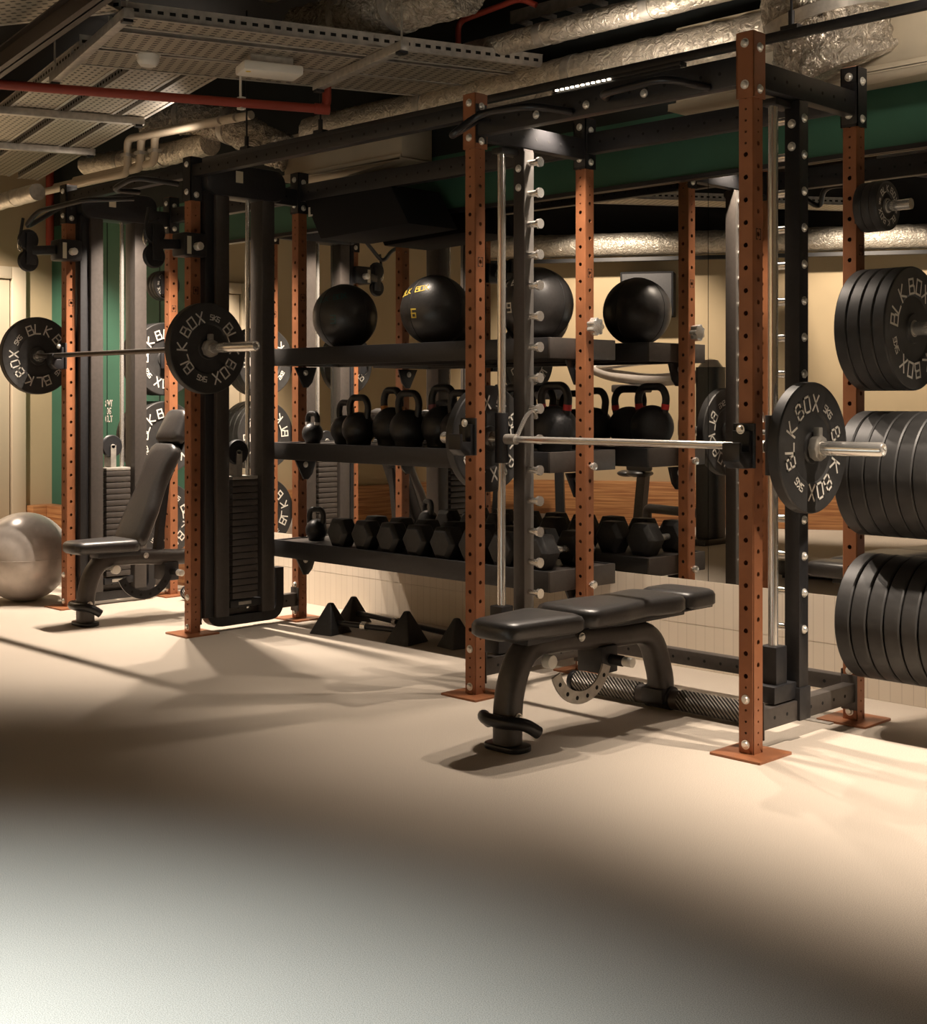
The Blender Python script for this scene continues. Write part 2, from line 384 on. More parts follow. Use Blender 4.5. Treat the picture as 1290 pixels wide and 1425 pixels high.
for i, x in enumerate(X):
    for y in (0, DY):
        if up0 is None:
            mk = MB()                                 # small square bracket mark on the side face
            for q in ((-.015, -.012, 1.738, 1.776), (.012, .015, 1.738, 1.776), (-.012, -.002, 1.773, 1.776), (.002, .012, 1.773, 1.776), (-.012, -.004, 1.738, 1.741), (.004, .012, 1.738, 1.741)):
                mk.add([(PW + .0005, q[0], q[2]), (PW + .0005, q[1], q[2]), (PW + .0005, q[1], q[3]), (PW + .0005, q[0], q[3])], [(0, 1, 2, 3)])
            u = up0 = upright_mb().build('upright', RUST, rig, angle=30, pat=[(mk, HOLE)])
            bp = MB().prism(rbox(-.10, .10, -.10, .10, .006, 2), 0, .008).build('base_plate', RUST, u)
            bolt_f = bolt_mb((0, -1, 0)).build('bolt', BOLT, u); bolt_f.location = (0, -PW - .001, .19)
            copies(bolt_f, u, [(0, -PW - .001, .038)])
            bolt_s = bolt_mb((1, 0, 0)).build('bolt', BOLT, u); bolt_s.location = (PW + .006, 0, 2.385)
            copies(bolt_s, u, [(PW + .006, 0, 2.245)])
            copies(bolt_f, u, [(0, -PW - .006, 2.40), (0, -PW - .006, 2.26)])
            br = MB()
            br.bb(-PW - .005, PW + .005, -PW - .005, -PW, 2.215, 2.437).bb(PW, PW + .005, -PW - .005, PW + .005, 2.215, 2.437).bb(-PW - .005, -PW, -PW - .005, PW + .005, 2.215, 2.437)
            br.build('top_bracket', RUST, u)
        else:
            u = up0.copy(); col.objects.link(u); u.parent = rig
            for ch in list(up0.children):
                c = ch.copy(); col.objects.link(c); c.parent = u
                if (y > 0 or i > 1) and ch.name == 'top_bracket':
                    c.data = ch.data.copy(); c.data.materials[0] = BLACK
        u.location = (x, y, 0)
# crossbeams: long ones along the wall, short ones front to back
def beam(name, p0, p1, wz, wy, m=BLACK):
    mb = MB(); a = V(p0); b = V(p1); d = (b - a).normalized(); s = V((-d.y, d.x, 0))
    mt = M(((d.x, s.x, 0, a.x), (d.y, s.y, 0, a.y), (0, 0, 1, a.z), (0, 0, 0, 1))); Lb = (b - a).length
    mb.bb(0, Lb, -wy / 2, wy / 2, -wz / 2, wz / 2, mt)
    mb.bb(0, .006, -wy / 2 - .008, wy / 2 + .008, -wz / 2 - .03, wz / 2 + .03, mt).bb(Lb - .006, Lb, -wy / 2 - .008, wy / 2 + .008, -wz / 2 - .03, wz / 2 + .03, mt)
    n = int(Lb / .0764)
    hb = MB()
    for k in range(1, n):
        for sd in (-1, 1):
            hb.cyl(mt @ V((k * Lb / n, sd * (wy / 2 - .004), 0)), mt @ V((k * Lb / n, sd * (wy / 2 + .0006), 0)), .0065, 8)
    return mb.build(name, m, rig, bevel=.003, pat=[(hb, HOLE)])
ZT = 2.30
for a, b in zip(X, X[1:]):
    if a == 0: beam('top_beam', (a - PW, 0, 2.315), (b + PW, 0, 2.315), .10, .05)
    else: beam('top_beam', (a - PW, 0, 2.367), (b + PW, 0, 2.367), .06, .05)
    beam('top_beam', (a - PW, DY, 2.325), (b + PW, DY, 2.325), .09, .05)
for x in X: beam('side_beam', (x, PW, ZT), (x, DY - PW, ZT), .09, .05)
for x in X: beam('low_side_beam', (x, PW, .11), (x, DY - PW, .11), .07, .05, GREYP)
beam('low_back_beam', (X[0] - PW, DY, .135), (X[1] + PW, DY, .135), .06, .05, GREYP)
# guided bar machine between the two right-hand frames
pegs = [2.19 - .1285 * k for k in range(15)]
for i, sg in ((0, -1), (1, 1)):
    x = X[i]
    m_ = MB().bb(x - .03, x + .03, .26, .32, .15, ZT - .05).bb(x - .036, x + .036, .254, .326, .075, .19).build('mid_upright', BLACK if i == 0 else GREYP, rig, bevel=.003)
    if i == 1:
        MB().bb(x + .0301, x + .033, .262, .318, .2, ZT - .06).build('peg_rail', mat('grey_peg_rail', (.16, .15, .14), .45, .4), m_)
    pg = None
    for z in pegs:
        if pg is None:
            mb = MB(); p = V((x + sg * .03, .29, 0))
            mb.cyl(p, p + V((sg * .055, 0, 0)), .014, 14).cyl(p + V((sg * .055, 0, 0)), p + V((sg * .068, 0, 0)), .021, 14)
            pg = mb.build('rack_peg', CHROME, m_); pg.location = (0, 0, z)
            if i == 0:
                bh = MB().add(bolt_mb((1, 0, 0)).v, bolt_mb((1, 0, 0)).f, M.Translation((x + .031, .29, 0))).build('peg_bolt', BOLT, m_); bh.location = (0, 0, z)
        else:
            copies(pg, m_, [(0, 0, z)])
            if i == 0: copies(bh, m_, [(0, 0, z)])
    bf = bolt_mb((0, -1, 0)).build('bolt', BOLT, m_); bf.location = (x, .259, 2.17); copies(bf, m_, [(x, .259, 2.09)])
    xr = x - .032
    rod = MB().cyl((xr, .19, .30), (xr, .19, 2.225), .0175, 20).build('guide_rod', CHROME, rig)
    MB().bb(xr - .035, xr + .035, .155, .225, .16, .34).bb(xr - .05, xr + .05, .12, .275, .15, .21).build('rod_foot', BLACK, rod, bevel=.004)
    MB().bb(xr - .03, xr + .03, .16, .29, 2.225, 2.25).build('rod_head', BLACK, rod, bevel=.003)
# pull-up handles on the front of the right frame
def handle(pts, nm='pull_up_handle', r=.014):
    return MB().tube(fillet(pts, .07), r, 12).build(nm, BLACKS, rig)
handle([(-1.25, -.03, 2.33), (-1.16, -.30, 2.20), (-1.09, -.20, 2.30), (-.82, -.20, 2.29), (-.77, -.03, 2.285)])
handle([(-.60, -.03, 2.31), (-.50, -.18, 2.285), (-.21, -.20, 2.29), (-.15, -.03, 2.275)])
handle([(-4.55, -.03, 2.33), (-4.60, -.28, 2.16), (-4.48, -.26, 2.25), (-3.95, -.26, 2.26), (-3.85, -.03, 2.28)])
handle([(-3.80, -.03, 2.31), (-3.72, -.24, 2.29), (-3.50, -.24, 2.33), (-3.42, -.03, 2.31)])
for x in (-.95, -.70, -.43):
    b = bolt_mb((0, -1, 0)).build('bolt', BOLT, rig); b.location = (x, -.027, 2.30)
# weight horns
HR = []
for z, x1 in ((1.91, .23), (1.457, .62), (.928, .66), (.402, .66)):
    hm = MB().cyl((.03, DY, z), (x1, DY, z), .0245 if z < 1.8 else .02, 24).build('weight_horn', CHROME, rig)
    MB().bb(.03, .042, DY - .05, DY + .05, z - .06, z + .06).build('horn_flange', BLACK, hm, bevel=.003)
for z, ln in ((1.905, .20), (1.45, .40), (.965, .40), (.46, .40)):
    hm = MB().cyl((X[3] - .03, DY, z), (X[3] - ln, DY, z), .0245 if z < 1.8 else .02, 20).build('weight_horn', CHROME, rig)
    MB().bb(X[3] - .042, X[3] - .03, DY - .05, DY + .05, z - .06, z + .06).build('horn_flange', BLACK, hm, bevel=.003)

# ------------------------------------------------------------------ J-cups
def jcup(x, z, label, k=1):
    t = thing('j_cup', label, 'bar holder', (x, -.03, z), 0, 'bar holders on the front uprights')
    MB().bb(-.042, .042, -.012, -.002, -.075, .075).bb(-.042, -.034, -.012, .06, -.07, .07).build('bracket', BLACK, t, bevel=.002)
    mb = MB(); mb.prism([(-.012, -.075), (-.012, .05), (-.03, .05), (-.03, -.02), (-.075, -.02), (-.075, .012), (-.09, .012), (-.09, -.05), (-.06, -.075)], -.034, .034, M(((0, 0, 1, 0), (1, 0, 0, 0), (0, 1, 0, 0), (0, 0, 0, 1))))
    mb.build('hook', BLACKS, t, bevel=.002)
    b = bolt_mb((0, -1, 0)).build('bolt', BOLT, t); b.location = (0, -.031, .055)
jcup(X[0], 1.045, 'black hook bracket on the tall nearest upright beside the right bar plate')
jcup(X[1], 1.05, 'black hook bracket on the front upright left of the flat bench')
jcup(X[2], 1.45, 'black bar hook behind the front plate of the left barbell')
jcup(X[3], 1.45, 'black bar hook on the far left front upright')

# ------------------------------------------------------------------ plates
def plate(name, label, th, loc, rot=0, r=.225, group=None, text=True, hub=.025, m=BUMPER):
    t = thing(name, label, 'weight plate', loc, 0, group)
    h = th / 2; RX = M.Rotation(PI / 2, 4, 'Y')
    k = r / .225
    pr = [(hub, -h), (.052 * k, -h), (.056 * k, -h + .006), (.118 * k, -h + .007), (.128 * k, -h + .001), (.207 * k, -h + .001), (.211 * k, -h - .0), (.221 * k, -h), (r, -h + .005)]
    pr = pr + [(a, -b) for a, b in reversed(pr)]
    pt = []
    if text:
        mb = MB()
        for sd in (1, -1):
            for base in (0, 180):
                for ch, da in zip('BLKBOX', (-56, -37, -13, 15, 36, 57)):
                    glyph(mb, ch, ring_fn(rot + base + da, .052 * k, .127 * k, h + .0004, sd), .15)
                for q, ch in enumerate('5KG'):
                    glyph(mb, ch, ring_fn(rot + base + 89.5 + (q - 1) * 7.5, .024 * k, .142 * k, h + .0004, sd), .2)
        pt = [(mb, LETTER)]
    MB().lathe(pr, 72, RX, True).build('disc', m, t, angle=30, pat=pt)
    mb = MB().lathe([(hub + .0002, -h - .001), (hub + .006, -h - .001), (hub + .006, h + .001), (hub + .0002, h + .001)], 28, RX, True)
    mb.build('hub_ring', GALV, t)
    return t
def ring_fn(th0, hg, r0, xo, sd):
    a = R(th0)
    def f(x, y):
        lx = (x - .33) * hg; ly = r0 + y * hg
        yy = lx * math.cos(a) + ly * math.sin(a); zz = -lx * math.sin(a) + ly * math.cos(a)
        return (sd * xo, sd * yy, zz)
    return f
GB = 'plates on the bars'; GS = 'bumper plates on the right horns'; GL_ = 'bumper plates on the left horns'
plate('bumper_plate', 'black lettered bumper plate on the right end of the bar over the flat bench', .045, (.105, .19, 1.035), -52, group=GB)
plate('bumper_plate', 'black bumper plate on the left end of the guided bar, behind the chrome guide rod', .045, (-1.425, .19, 1.035), -65, group=GB)
plate('bumper_plate', 'black lettered bumper plate on the near end of the left barbell', .045, (-3.07, -.10, 1.452), -75, group=GB)
plate('bumper_plate', 'black lettered bumper plate on the far end of the left barbell, nearest the door', .045, (-4.79, -.10, 1.455), -145, group=GB)
ORD = ['innermost', 'second', 'third', 'fourth', 'fifth', 'sixth', 'seventh', 'eighth']
p0 = plate('bumper_plate', 'small black plate, innermost on the short top horn of the right upright', .03, (.06, DY, 1.912), 10, .092, GS, hub=.021)
for k, n in ((1, 'middle of the three'), (2, 'outermost of the three, facing the room,')):
    dup(p0, (.06 + k * .032, DY, 1.912), 'small plate, %s on the short top right horn' % n)
p0 = plate('bumper_plate', 'thick black bumper plate, innermost on the upper horn of the right-hand upright', .048, (.068, DY, 1.457), -24, group=GS)
for k, n in ((1, 'second from the upright'), (2, 'third from the upright'), (3, 'outermost with its lettering showing')):
    dup(p0, (.068 + k * .05, DY, 1.457), 'thick black bumper plate, %s, on the upper right horn' % n)
p0 = plate('bumper_plate', 'grey-lit thick bumper plate, innermost on the middle right horn behind the bar end', .058, (.074, DY, .928), 20, .23, GS)
for k in range(1, 8):
    dup(p0, (.074 + k * .0605, DY, .928), 'grey-lit thick bumper plate, %s from the upright on the middle right horn' % ORD[k])
p0 = plate('bumper_plate', 'thick bumper plate, innermost on the lowest right horn just above the floor', .058, (.078, DY, .402), 20, .23, GS)
for k in range(1, 8):
    dup(p0, (.078 + k * .064, DY, .402), 'thick bumper plate, %s from the upright on the lowest right horn' % ORD[k])
for z, lv, rt in ((1.45, 'top', -35), (.965, 'middle', -30), (.46, 'lowest', 120)):
    p0 = plate('bumper_plate', 'black lettered bumper plate facing the room on the %s left horn against the green wall' % lv, .05, (X[3] - .085, DY, z), rt, group=GL_)
    for k, n in ((1, 'second'), (2, 'third'), (3, 'last')):
        if k == 3 and z > 1: continue
        dup(p0, (X[3] - .085 - k * .053, DY, z), 'black bumper plate, %s from the upright on the %s left horn against the green wall' % (n, lv))

p0 = plate('bumper_plate', 'small black plate nearest the upright on the short top left horn', .03, (X[3] - .06, DY, 1.905), 10, .092, GL_, hub=.021)
for k, n in ((1, 'middle of the three'), (2, 'farthest of the three from the upright')):
    dup(p0, (X[3] - .06 - k * .032, DY, 1.905), 'small black plate, %s, on the short top left horn' % n)

# ------------------------------------------------------------------ bars and collars
def barbell(label, x0, x1, xi0, xi1, y, z, sm, rs=.0245, rb=.014):
    t = thing('barbell', label, 'barbell', ((x0 + x1) / 2, y, z)); c = (x0 + x1) / 2
    MB().cyl((xi0 - c, 0, 0), (xi1 - c, 0, 0), rb, 20).build('shaft', sm, t)
    for a, b in ((xi0, x0), (xi1, x1)):
        s = 1 if b > a else -1
        sl = MB().lathe([(.0001, 0), (.034, 0), (.034, .022), (rs, .022), (rs, abs(b - a) - .006), (rs - .004, abs(b - a)), (rs - .008, abs(b - a)), (rs - .010, abs(b - a) - .006), (.0001, abs(b - a) - .006)], 28, M.Translation((a - c, 0, 0)) @ M.Rotation(s * PI / 2, 4, 'Y')).build('sleeve', CHROME, t)
    return t
barbell('chrome guided bar running between the two rods above the flat bench', -1.688, .386, -1.385, .055, .19, 1.035, CHROME)
barbell('dark steel barbell resting on hooks across the left-hand frame', -5.176, -2.655, -4.745, -3.115, -.10, 1.452, mat('dark_bar_steel', (.16, .145, .13), .3, .8))
def collar(label, x, y, z):
    t = thing('bar_collar', label, 'bar collar', (x, y, z), 0, 'clamp collars on the bars')
    MB().lathe([(.0255, 0), (.045, 0), (.045, .028), (.0255, .028)], 8, M.Rotation(PI / 2, 4, 'Y'), True).build('clamp_ring', GALV, t, bevel=.002)
    MB().bb(.002, .026, -.012, .012, .04, .07).build('lever', GALV, t, bevel=.003)
collar('grey block clamp collar against the right plate of the guided bar', .13, .19, 1.035)
collar('metal clamp collar on the near sleeve of the left barbell', -3.045, -.10, 1.452)
collar('metal clamp collar on the far sleeve of the left barbell beside the door', -4.842, -.10, 1.455)
# guided-bar carriages with their safety hooks
for i, sg, lb in ((1, 1, 'black sliding carriage with raised steel hook on the left guide rod'), (0, -1, 'black sliding carriage on the right guide rod behind the tall upright')):
    t = thing('bar_carriage', lb, 'bar carriage', (X[i] - .032, .19, 1.035), 0, 'sliding carriages of the guided bar')
    MB().lathe([(.0178, -.10), (.028, -.10), (.028, .11), (.0178, .11)], 24, None, True).build('sleeve_block', BLACK, t, bevel=.002)
    MB().cyl((sg * .027, 0, .0), (sg * .085, 0, .0), .022, 20).build('bar_collar', GALV, t)
    MB().rect(fillet([(sg * .08, .0, .0), (sg * .095, .05, .10), (sg * .105, .085, .125), (sg * .105, .1, .085)], .02), .012, .014).build('safety_hook', CHROME, t)

# ------------------------------------------------------------------ benches
def pad(name, L_, w0, w1, th, parent, mt, waist=False):
    n = 24; out = []
    def wid(t): return w0 + (w1 - w0) * t - (.035 * math.sin(PI * min(1, max(0, (t - .35) / .5))) if waist else 0)
    r = .045
    prof = []
    for i in range(n + 1):
        t = i / n; y = L_ * t; ww = wid(t) / 2
        if y < r: ww -= r - math.sqrt(max(0, r * r - (r - y) ** 2))
        if L_ - y < r: ww -= r - math.sqrt(max(0, r * r - (r - (L_ - y)) ** 2))
        prof.append((ww, y))
    poly = [(a, y) for a, y in prof] + [(-a, y) for a, y in reversed(prof)]
    m_ = MB(); k = len(poly)
    c = V((0, L_ / 2))
    def ring(off, z): return [(max(0, abs(x) - off) * (1 if x > 0 else -1), L_ / 2 + (y - L_ / 2) * (1 - 2 * off / L_), z) for x, y in poly]
    rings = [ring(.012, 0), ring(0, .012), ring(0, th - .02), ring(.006, th - .007), ring(.018, th), ring(.06, th + .003)]
    vs_ = [p for rg in rings for p in rg]; fs_ = [tuple(range(k - 1, -1, -1)), tuple((len(rings) - 1) * k + q for q in range(k))]
    for j in range(len(rings) - 1):
        for q in range(k): fs_.append((j * k + q, j * k + (q + 1) % k, (j + 1) * k + (q + 1) % k, (j + 1) * k + q))
    m_.add(vs_, fs_, mt)
    return m_.build(name, VINYL, parent, angle=50)
def bench(label, loc, rz, tilt, head=True):
    t = thing('weight_bench', label, 'bench', loc, rz)
    # arched main frame
    pts = fillet([(0, 0, .02), (0, .0, .18), (0, .07, .34), (0, .26, .345), (0, .56, .32), (0, .80, .315), (0, .87, .12), (0, .87, .05)], .12, 8)
    MB().sweep(pts, rbox(-.042, .042, -.05, .05, .034, 5)).build('frame', GREYP, t, angle=45)
    MB().prism(rbox(-.085, .085, -.055, .055, .045), 0, .02).build('foot_pad', BLACKS, t, bevel=.004)
    mb = MB().tube(fillet([(-.115, .03, .07), (-.10, -.02, .105), (-.05, -.058, .105), (.05, -.058, .105), (.10, -.02, .105), (.115, .03, .07)], .05), .022, 12)
    fh = mb.build('foot_bar', BLACKS, t)
    b = bolt_mb((1, 0, 0)).build('bolt', BOLT, t); b.location = (.052, 0, .115)
    # rear stabiliser
    MB().tube([(-.43, .87, .044), (.43, .87, .044)], .038, 20).build('rear_stabiliser', GREYP, t)
    for s in (-1, 1):
        MB().tube([(s * .10, .87, .046), (s * .42, .87, .046)], .0405, 24).build('tread_cover', TREAD, t)
        MB().tube([(s * .425, .87, .044), (s * .45, .87, .044)], [.043, .040], 20).build('end_cap', BLACKS, t, bevel=.004)
    MB().tube([(-.06, .87, .047), (.06, .87, .047)], .0455, 24).bb(-.05, .05, .81, .87, .03, .085).build('clamp_block', BLACK, t, bevel=.004)
    # seat pivot hardware
    MB().bb(-.05, .05, .05, .30, .352, .385).build('seat_carrier', BLACK, t, bevel=.004)
    b = bolt_mb((1, 0, 0)).build('bolt', BOLT, t); b.location = (.055, .33, .35)
    arc = MB(); pp = []
    for k in range(17): a = R(200 + 140 * k / 16); pp.append((.30 + .17 * math.cos(a) + .02, .285 + .17 * math.sin(a)))
    for k in range(16, -1, -1): a = R(200 + 140 * k / 16); pp.append((.30 + .125 * math.cos(a) + .02, .285 + .125 * math.sin(a)))
    arc.prism(pp, .058, .066, M(((0, 0, 1, 0), (1, 0, 0, 0), (0, 1, 0, 0), (0, 0, 0, 1))))
    hb = MB()
    for k in range(6): a = R(215 + 110 * k / 5); hb.cyl((.0655, .32 + .148 * math.cos(a), .285 + .148 * math.sin(a)), (.0668, .32 + .148 * math.cos(a), .285 + .148 * math.sin(a)), .008, 10)
    arc.build('adjustment_arc', GALV if tilt < 20 else BLACKS, t, pat=[(hb, HOLE)])
    MB().cyl((.05, .14, .29), (.085, .14, .29), .024, 18).build('pivot_knob', WHITEP, t, bevel=.003)
    MB().bb(-.06, .06, .44, .53, .20, .30).cyl((.05, .49, .25), (.12, .49, .25), .02).build('adjuster_block', BLACK, t, bevel=.006)
    MB().cyl((.12, .49, .25), (.16, .49, .25), .018, 14).build('pull_pin', BOLT, t, bevel=.002)
    # pads
    pad('seat_pad', .37, .20, .285, .062, t, M.Translation((0, -.10, .385)))
    yb_, zb_ = .28, .39
    mt = M.Translation((0, yb_, zb_)) @ M.Rotation(R(tilt), 4, 'X')
    bk = pad('back_pad', .60, .285, .265, .066, t, mt, True)
    pad('head_pad', .20, .255, .20 if tilt > 20 else .255, .066, t, mt @ M.Translation((0, .605, 0)))
    MB().bb(-.035, .035, .02, .70, -.035, -.002, mt).build('back_rail', BLACK, t, bevel=.004)
    MB().bb(-.11, .11, .02, .78, -.004, .002, mt).build('back_board', BLACK, t)
    if tilt > 20:
        MB().rect([(0, .42, .30), tuple(mt @ V((0, .42, -.03)))], .04, .04).build('back_strut', BLACK, t)
    return t
bench('black flat weight bench standing in front of the guided bar, back pad level', (-.63, -.53, 0), 0, 0)
bench('black incline bench with raised back pad in the left-hand frame', (-3.97, -.25, 0), R(-3), 66)

# ------------------------------------------------------------------ storage shelves and what stands on them
SX0, SX1 = -3.30, -1.345
def shelf(z, label):
    t = thing('storage_shelf', label, 'shelf', ((SX0 + SX1) / 2, .72, z), 0, 'steel storage shelves')
    h = (SX1 - SX0) / 2
    MB().bb(-h, h, -.21, .21, -.02, 0).build('tray', GREYP, t, bevel=.002)
    MB().bb(-h, h, -.226, -.21, -.085, .006).bb(-h, h, .21, .226, -.085, .006).build('lip', BLACK, t, bevel=.003)
    for s in (-1, 1):
        MB().bb(s * h - .008, s * h + .008, -.226, .226, -.085, .006).build('end_plate', GREYP, t, bevel=.003)
        g = MB().prism([(-.10, -.09), (.05, -.09), (.02, -.17), (-.01, -.20), (-.04, -.20)], -.006, .006, M.Translation((s * (h - .012), 0, 0)) @ M(((0, 0, 1, 0), (1, 0, 0, 0), (0, 1, 0, 0), (0, 0, 0, 1)))).build('bracket', BLACK, t, bevel=.002)
        b = bolt_mb((1, 0, 0)).build('bolt', BOLT, g); b.location = (s * (h - .012) + .007, -.03, -.12)
    kx = X[1] + PW - (SX0 + SX1) / 2; ky = DY - .72; big = z > 1.2
    mb = MB(); pr = []
    for k in range(48): a = 2 * PI * k / 48; rr = (.037 if big else .018) * (1 + (.11 * math.cos(7 * a) if big else 0)); pr.append((rr * math.cos(a), rr * math.sin(a)))
    mb.prism(pr, .012, .05 if big else .03, M.Translation((kx, ky, .055 if big else -.06)) @ M(((0, 0, 1, 0), (1, 0, 0, 0), (0, 1, 0, 0), (0, 0, 0, 1))))
    mb.cyl((kx, ky, .055 if big else -.06), (kx + .02, ky, .055 if big else -.06), .010, 14)
    mb.build('lock_knob', CHROME, t, bevel=.003)
    return t
ZS = (1.465, .965, .445)
shelf(ZS[0], 'top black steel shelf carrying the large wall balls')
shelf(ZS[1], 'middle black steel shelf carrying the row of kettlebells')
shelf(ZS[2], 'lowest black steel shelf carrying the hex dumbbells')
def sph_text(mb, s, r, az, el, hg, tilt=0):       # lettering wrapped on a ball; az 0 faces -Y
    for q, ch in enumerate(s):
        if ch == ' ': continue
        def fn(x, y, q=q):
            a = ((q - len(s) / 2) * .86 + x) * hg; b = y * hg
            a, b = a * math.cos(tilt) - b * math.sin(tilt), a * math.sin(tilt) + b * math.cos(tilt)
            th = R(az) + a / (r * math.cos(R(el))); ph = R(el) + b / r
            return ((r + .0012) * math.sin(th) * math.cos(ph), -(r + .0012) * math.cos(th) * math.cos(ph), (r + .0012) * math.sin(ph))
        glyph(mb, ch, fn, .17)
def wall_ball(x, y, r, label, num, m, az):
    t = thing('wall_ball', label, 'medicine ball', (x, y, ZS[0]), 0, 'wall balls on the top shelf')
    sm = MB()
    for a in (0, 90):
        sm.tube([(r * 1.001 * math.cos(2 * PI * k / 48) * math.cos(R(a)), r * 1.001 * math.cos(2 * PI * k / 48) * math.sin(R(a)), r + r * 1.001 * math.sin(2 * PI * k / 48)) for k in range(48)], .0018, 5, True)
    sm.build('seam', RUBBER, t)
    mb = MB(); sph_text(mb, 'BLK BOX', r, az, 27, .030, .18); sph_text(mb, num, r, az + 8, -14, .040)
    MB().ball((0, 0, 0), r, 40, 24).build('shell', VINYL, t, pat=[(mb, m)]).location = (0, 0, r)
    return t
wall_ball(-2.96, .70, .172, 'black wall ball with faint dark number, leftmost on the top shelf', '3', TEAL, 22)
wall_ball(-2.27, .70, .174, 'black wall ball with yellow lettering, middle of the top shelf', '6', YELLOW, 2)
wall_ball(-1.60, .70, .170, 'black wall ball with white lettering, right end of the top shelf beside the guide rod', '9', LETTER, -12)

def kettlebell(x, y, s, band, label, rz, z=None):
    t = thing('kettlebell', label, 'kettlebell', (x, y, ZS[1] if z is None else z), rz, 'kettlebells on the storage shelves')
    s *= 1.07; r = .090 * s; zc = r * .93
    prof = [(.0001, 0), (r * .62, 0), (r * .72, .004)]
    for k in range(1, 15):
        a = R(-52 + 142 * k / 14); prof.append((max(.0001, r * math.cos(a)), zc + r * math.sin(a)))
    MB().lathe(prof, 32).build('body', IRON, t, angle=60)
    hw = .064 * s; zt = zc + r + .075 * s
    pts = fillet([(-hw * .95, 0, zc + r * .62), (-hw * 1.12, 0, zt - .04 * s), (-hw * .75, 0, zt), (hw * .75, 0, zt), (hw * 1.12, 0, zt - .04 * s), (hw * .95, 0, zc + r * .62)], .045 * s, 8)
    MB().tube(pts, .0175 * (.6 + .4 * s), 14).build('handle', IRON, t)
    if band:
        for q in (-1, 1):
            MB().tube([(q * hw * 1.0, 0, zc + r * .80), (q * hw * 1.05, 0, zc + r * .80 + .022 * s)], .0185 * (.6 + .4 * s), 14).build('colour_band', band, t)
    return t
GREYB = mat('pale_grey_band', (.45, .42, .38), .6); REDB = mat('red_band', (.5, .02, .02), .5); ORB = mat('orange_band', (.55, .20, .03), .5)
PINKB = mat('dusky_pink_band', (.28, .09, .10), .5); YB = mat('yellow_band', (.7, .45, .06), .5)
kb = [(-3.17, .60, GREYB, 'smallest kettlebell with pale grey bands, far left of the kettlebell shelf'),
      (-2.97, .82, None, 'small kettlebell, second from the left on the kettlebell shelf'),
      (-2.79, .92, None, 'medium kettlebell, third from the left on the kettlebell shelf'),
      (-2.60, 1.06, ORB, 'black kettlebell with orange handle bands, fourth from the left on the kettlebell shelf'),
      (-2.41, 1.0, None, 'black kettlebell, fifth from the left on the kettlebell shelf'),
      (-2.23, 1.10, PINKB, 'large kettlebell with dusky pink bands, sixth from the left on the kettlebell shelf'),
      (-2.05, 1.0, None, 'plain black kettlebell half hidden by the front rust upright, seventh from the left'),
      (-1.87, 1.05, None, 'plain black kettlebell directly behind the front upright, eighth from the left'),
      (-1.69, 1.08, REDB, 'large black kettlebell with red bands behind the chrome guide rod'),
      (-1.50, 1.12, REDB, 'largest kettlebell with bright red bands at the right end of the kettlebell shelf')]
for k, (x, s, b, lb) in enumerate(kb): kettlebell(x, .68 + (.03 if k % 2 else -.03), s, b, lb, R(random.uniform(-12, 12)))
hexm = lambda r: [(r * math.cos(R(60 * k)), r * math.sin(R(60 * k))) for k in range(6)]
def dumbbell(x, y, s, label):
    t = thing('hex_dumbbell', label, 'dumbbell', (x, y, ZS[2]), 0, 'hex dumbbells on the lowest shelf')
    r = .086 * s; zc = r * math.cos(R(30)); RX = M(((1, 0, 0, 0), (0, 0, -1, 0), (0, 1, 0, zc), (0, 0, 0, 1)))
    for q in (-1, 1):
        a, b = sorted((q * .06, q * (.06 + .115 * s)))
        mb = MB(); m0 = q * .06; m1 = q * (.06 + .025); m2 = q * (.06 + .095 * s); m3 = q * (.06 + .115 * s)
        ring = lambda rr, h: [(x_, y_, h) for x_, y_ in hexm(rr)]
        vs_ = ring(r * .7, m0) + ring(r, m1) + ring(r, m2) + ring(r * .72, m3)
        fs_ = [tuple(range(6)), tuple(range(18, 24))] + [(j * 6 + k, j * 6 + (k + 1) % 6, (j + 1) * 6 + (k + 1) % 6, (j + 1) * 6 + k) for j in range(3) for k in range(6)]
        mb.add(vs_, fs_, RX).build('head', RUBBER, t, bevel=.003, angle=25)
    MB().cyl((0, -.062, zc), (0, .062, zc), .017, 16).build('handle', CHROME, t)
DL = ['leftmost black hex dumbbell on the lowest shelf', 'second black hex dumbbell from the left on the lowest shelf', 'third black hex dumbbell from the left on the lowest shelf',
      'fourth black hex dumbbell from the left on the lowest shelf', 'fifth black hex dumbbell from the left on the lowest shelf', 'sixth black hex dumbbell from the left, behind the front upright',
      'seventh black hex dumbbell from the left, behind the chrome guide rod', 'rightmost black hex dumbbell on the lowest shelf, catching the light']
for k, lb in enumerate(DL): dumbbell(-2.83 + k * .195, .69, .95 + .014 * k, lb)
kettlebell(-3.15, .66, .62, None, 'small round black kettlebell alone at the left end of the dumbbell shelf', .3, ZS[2])

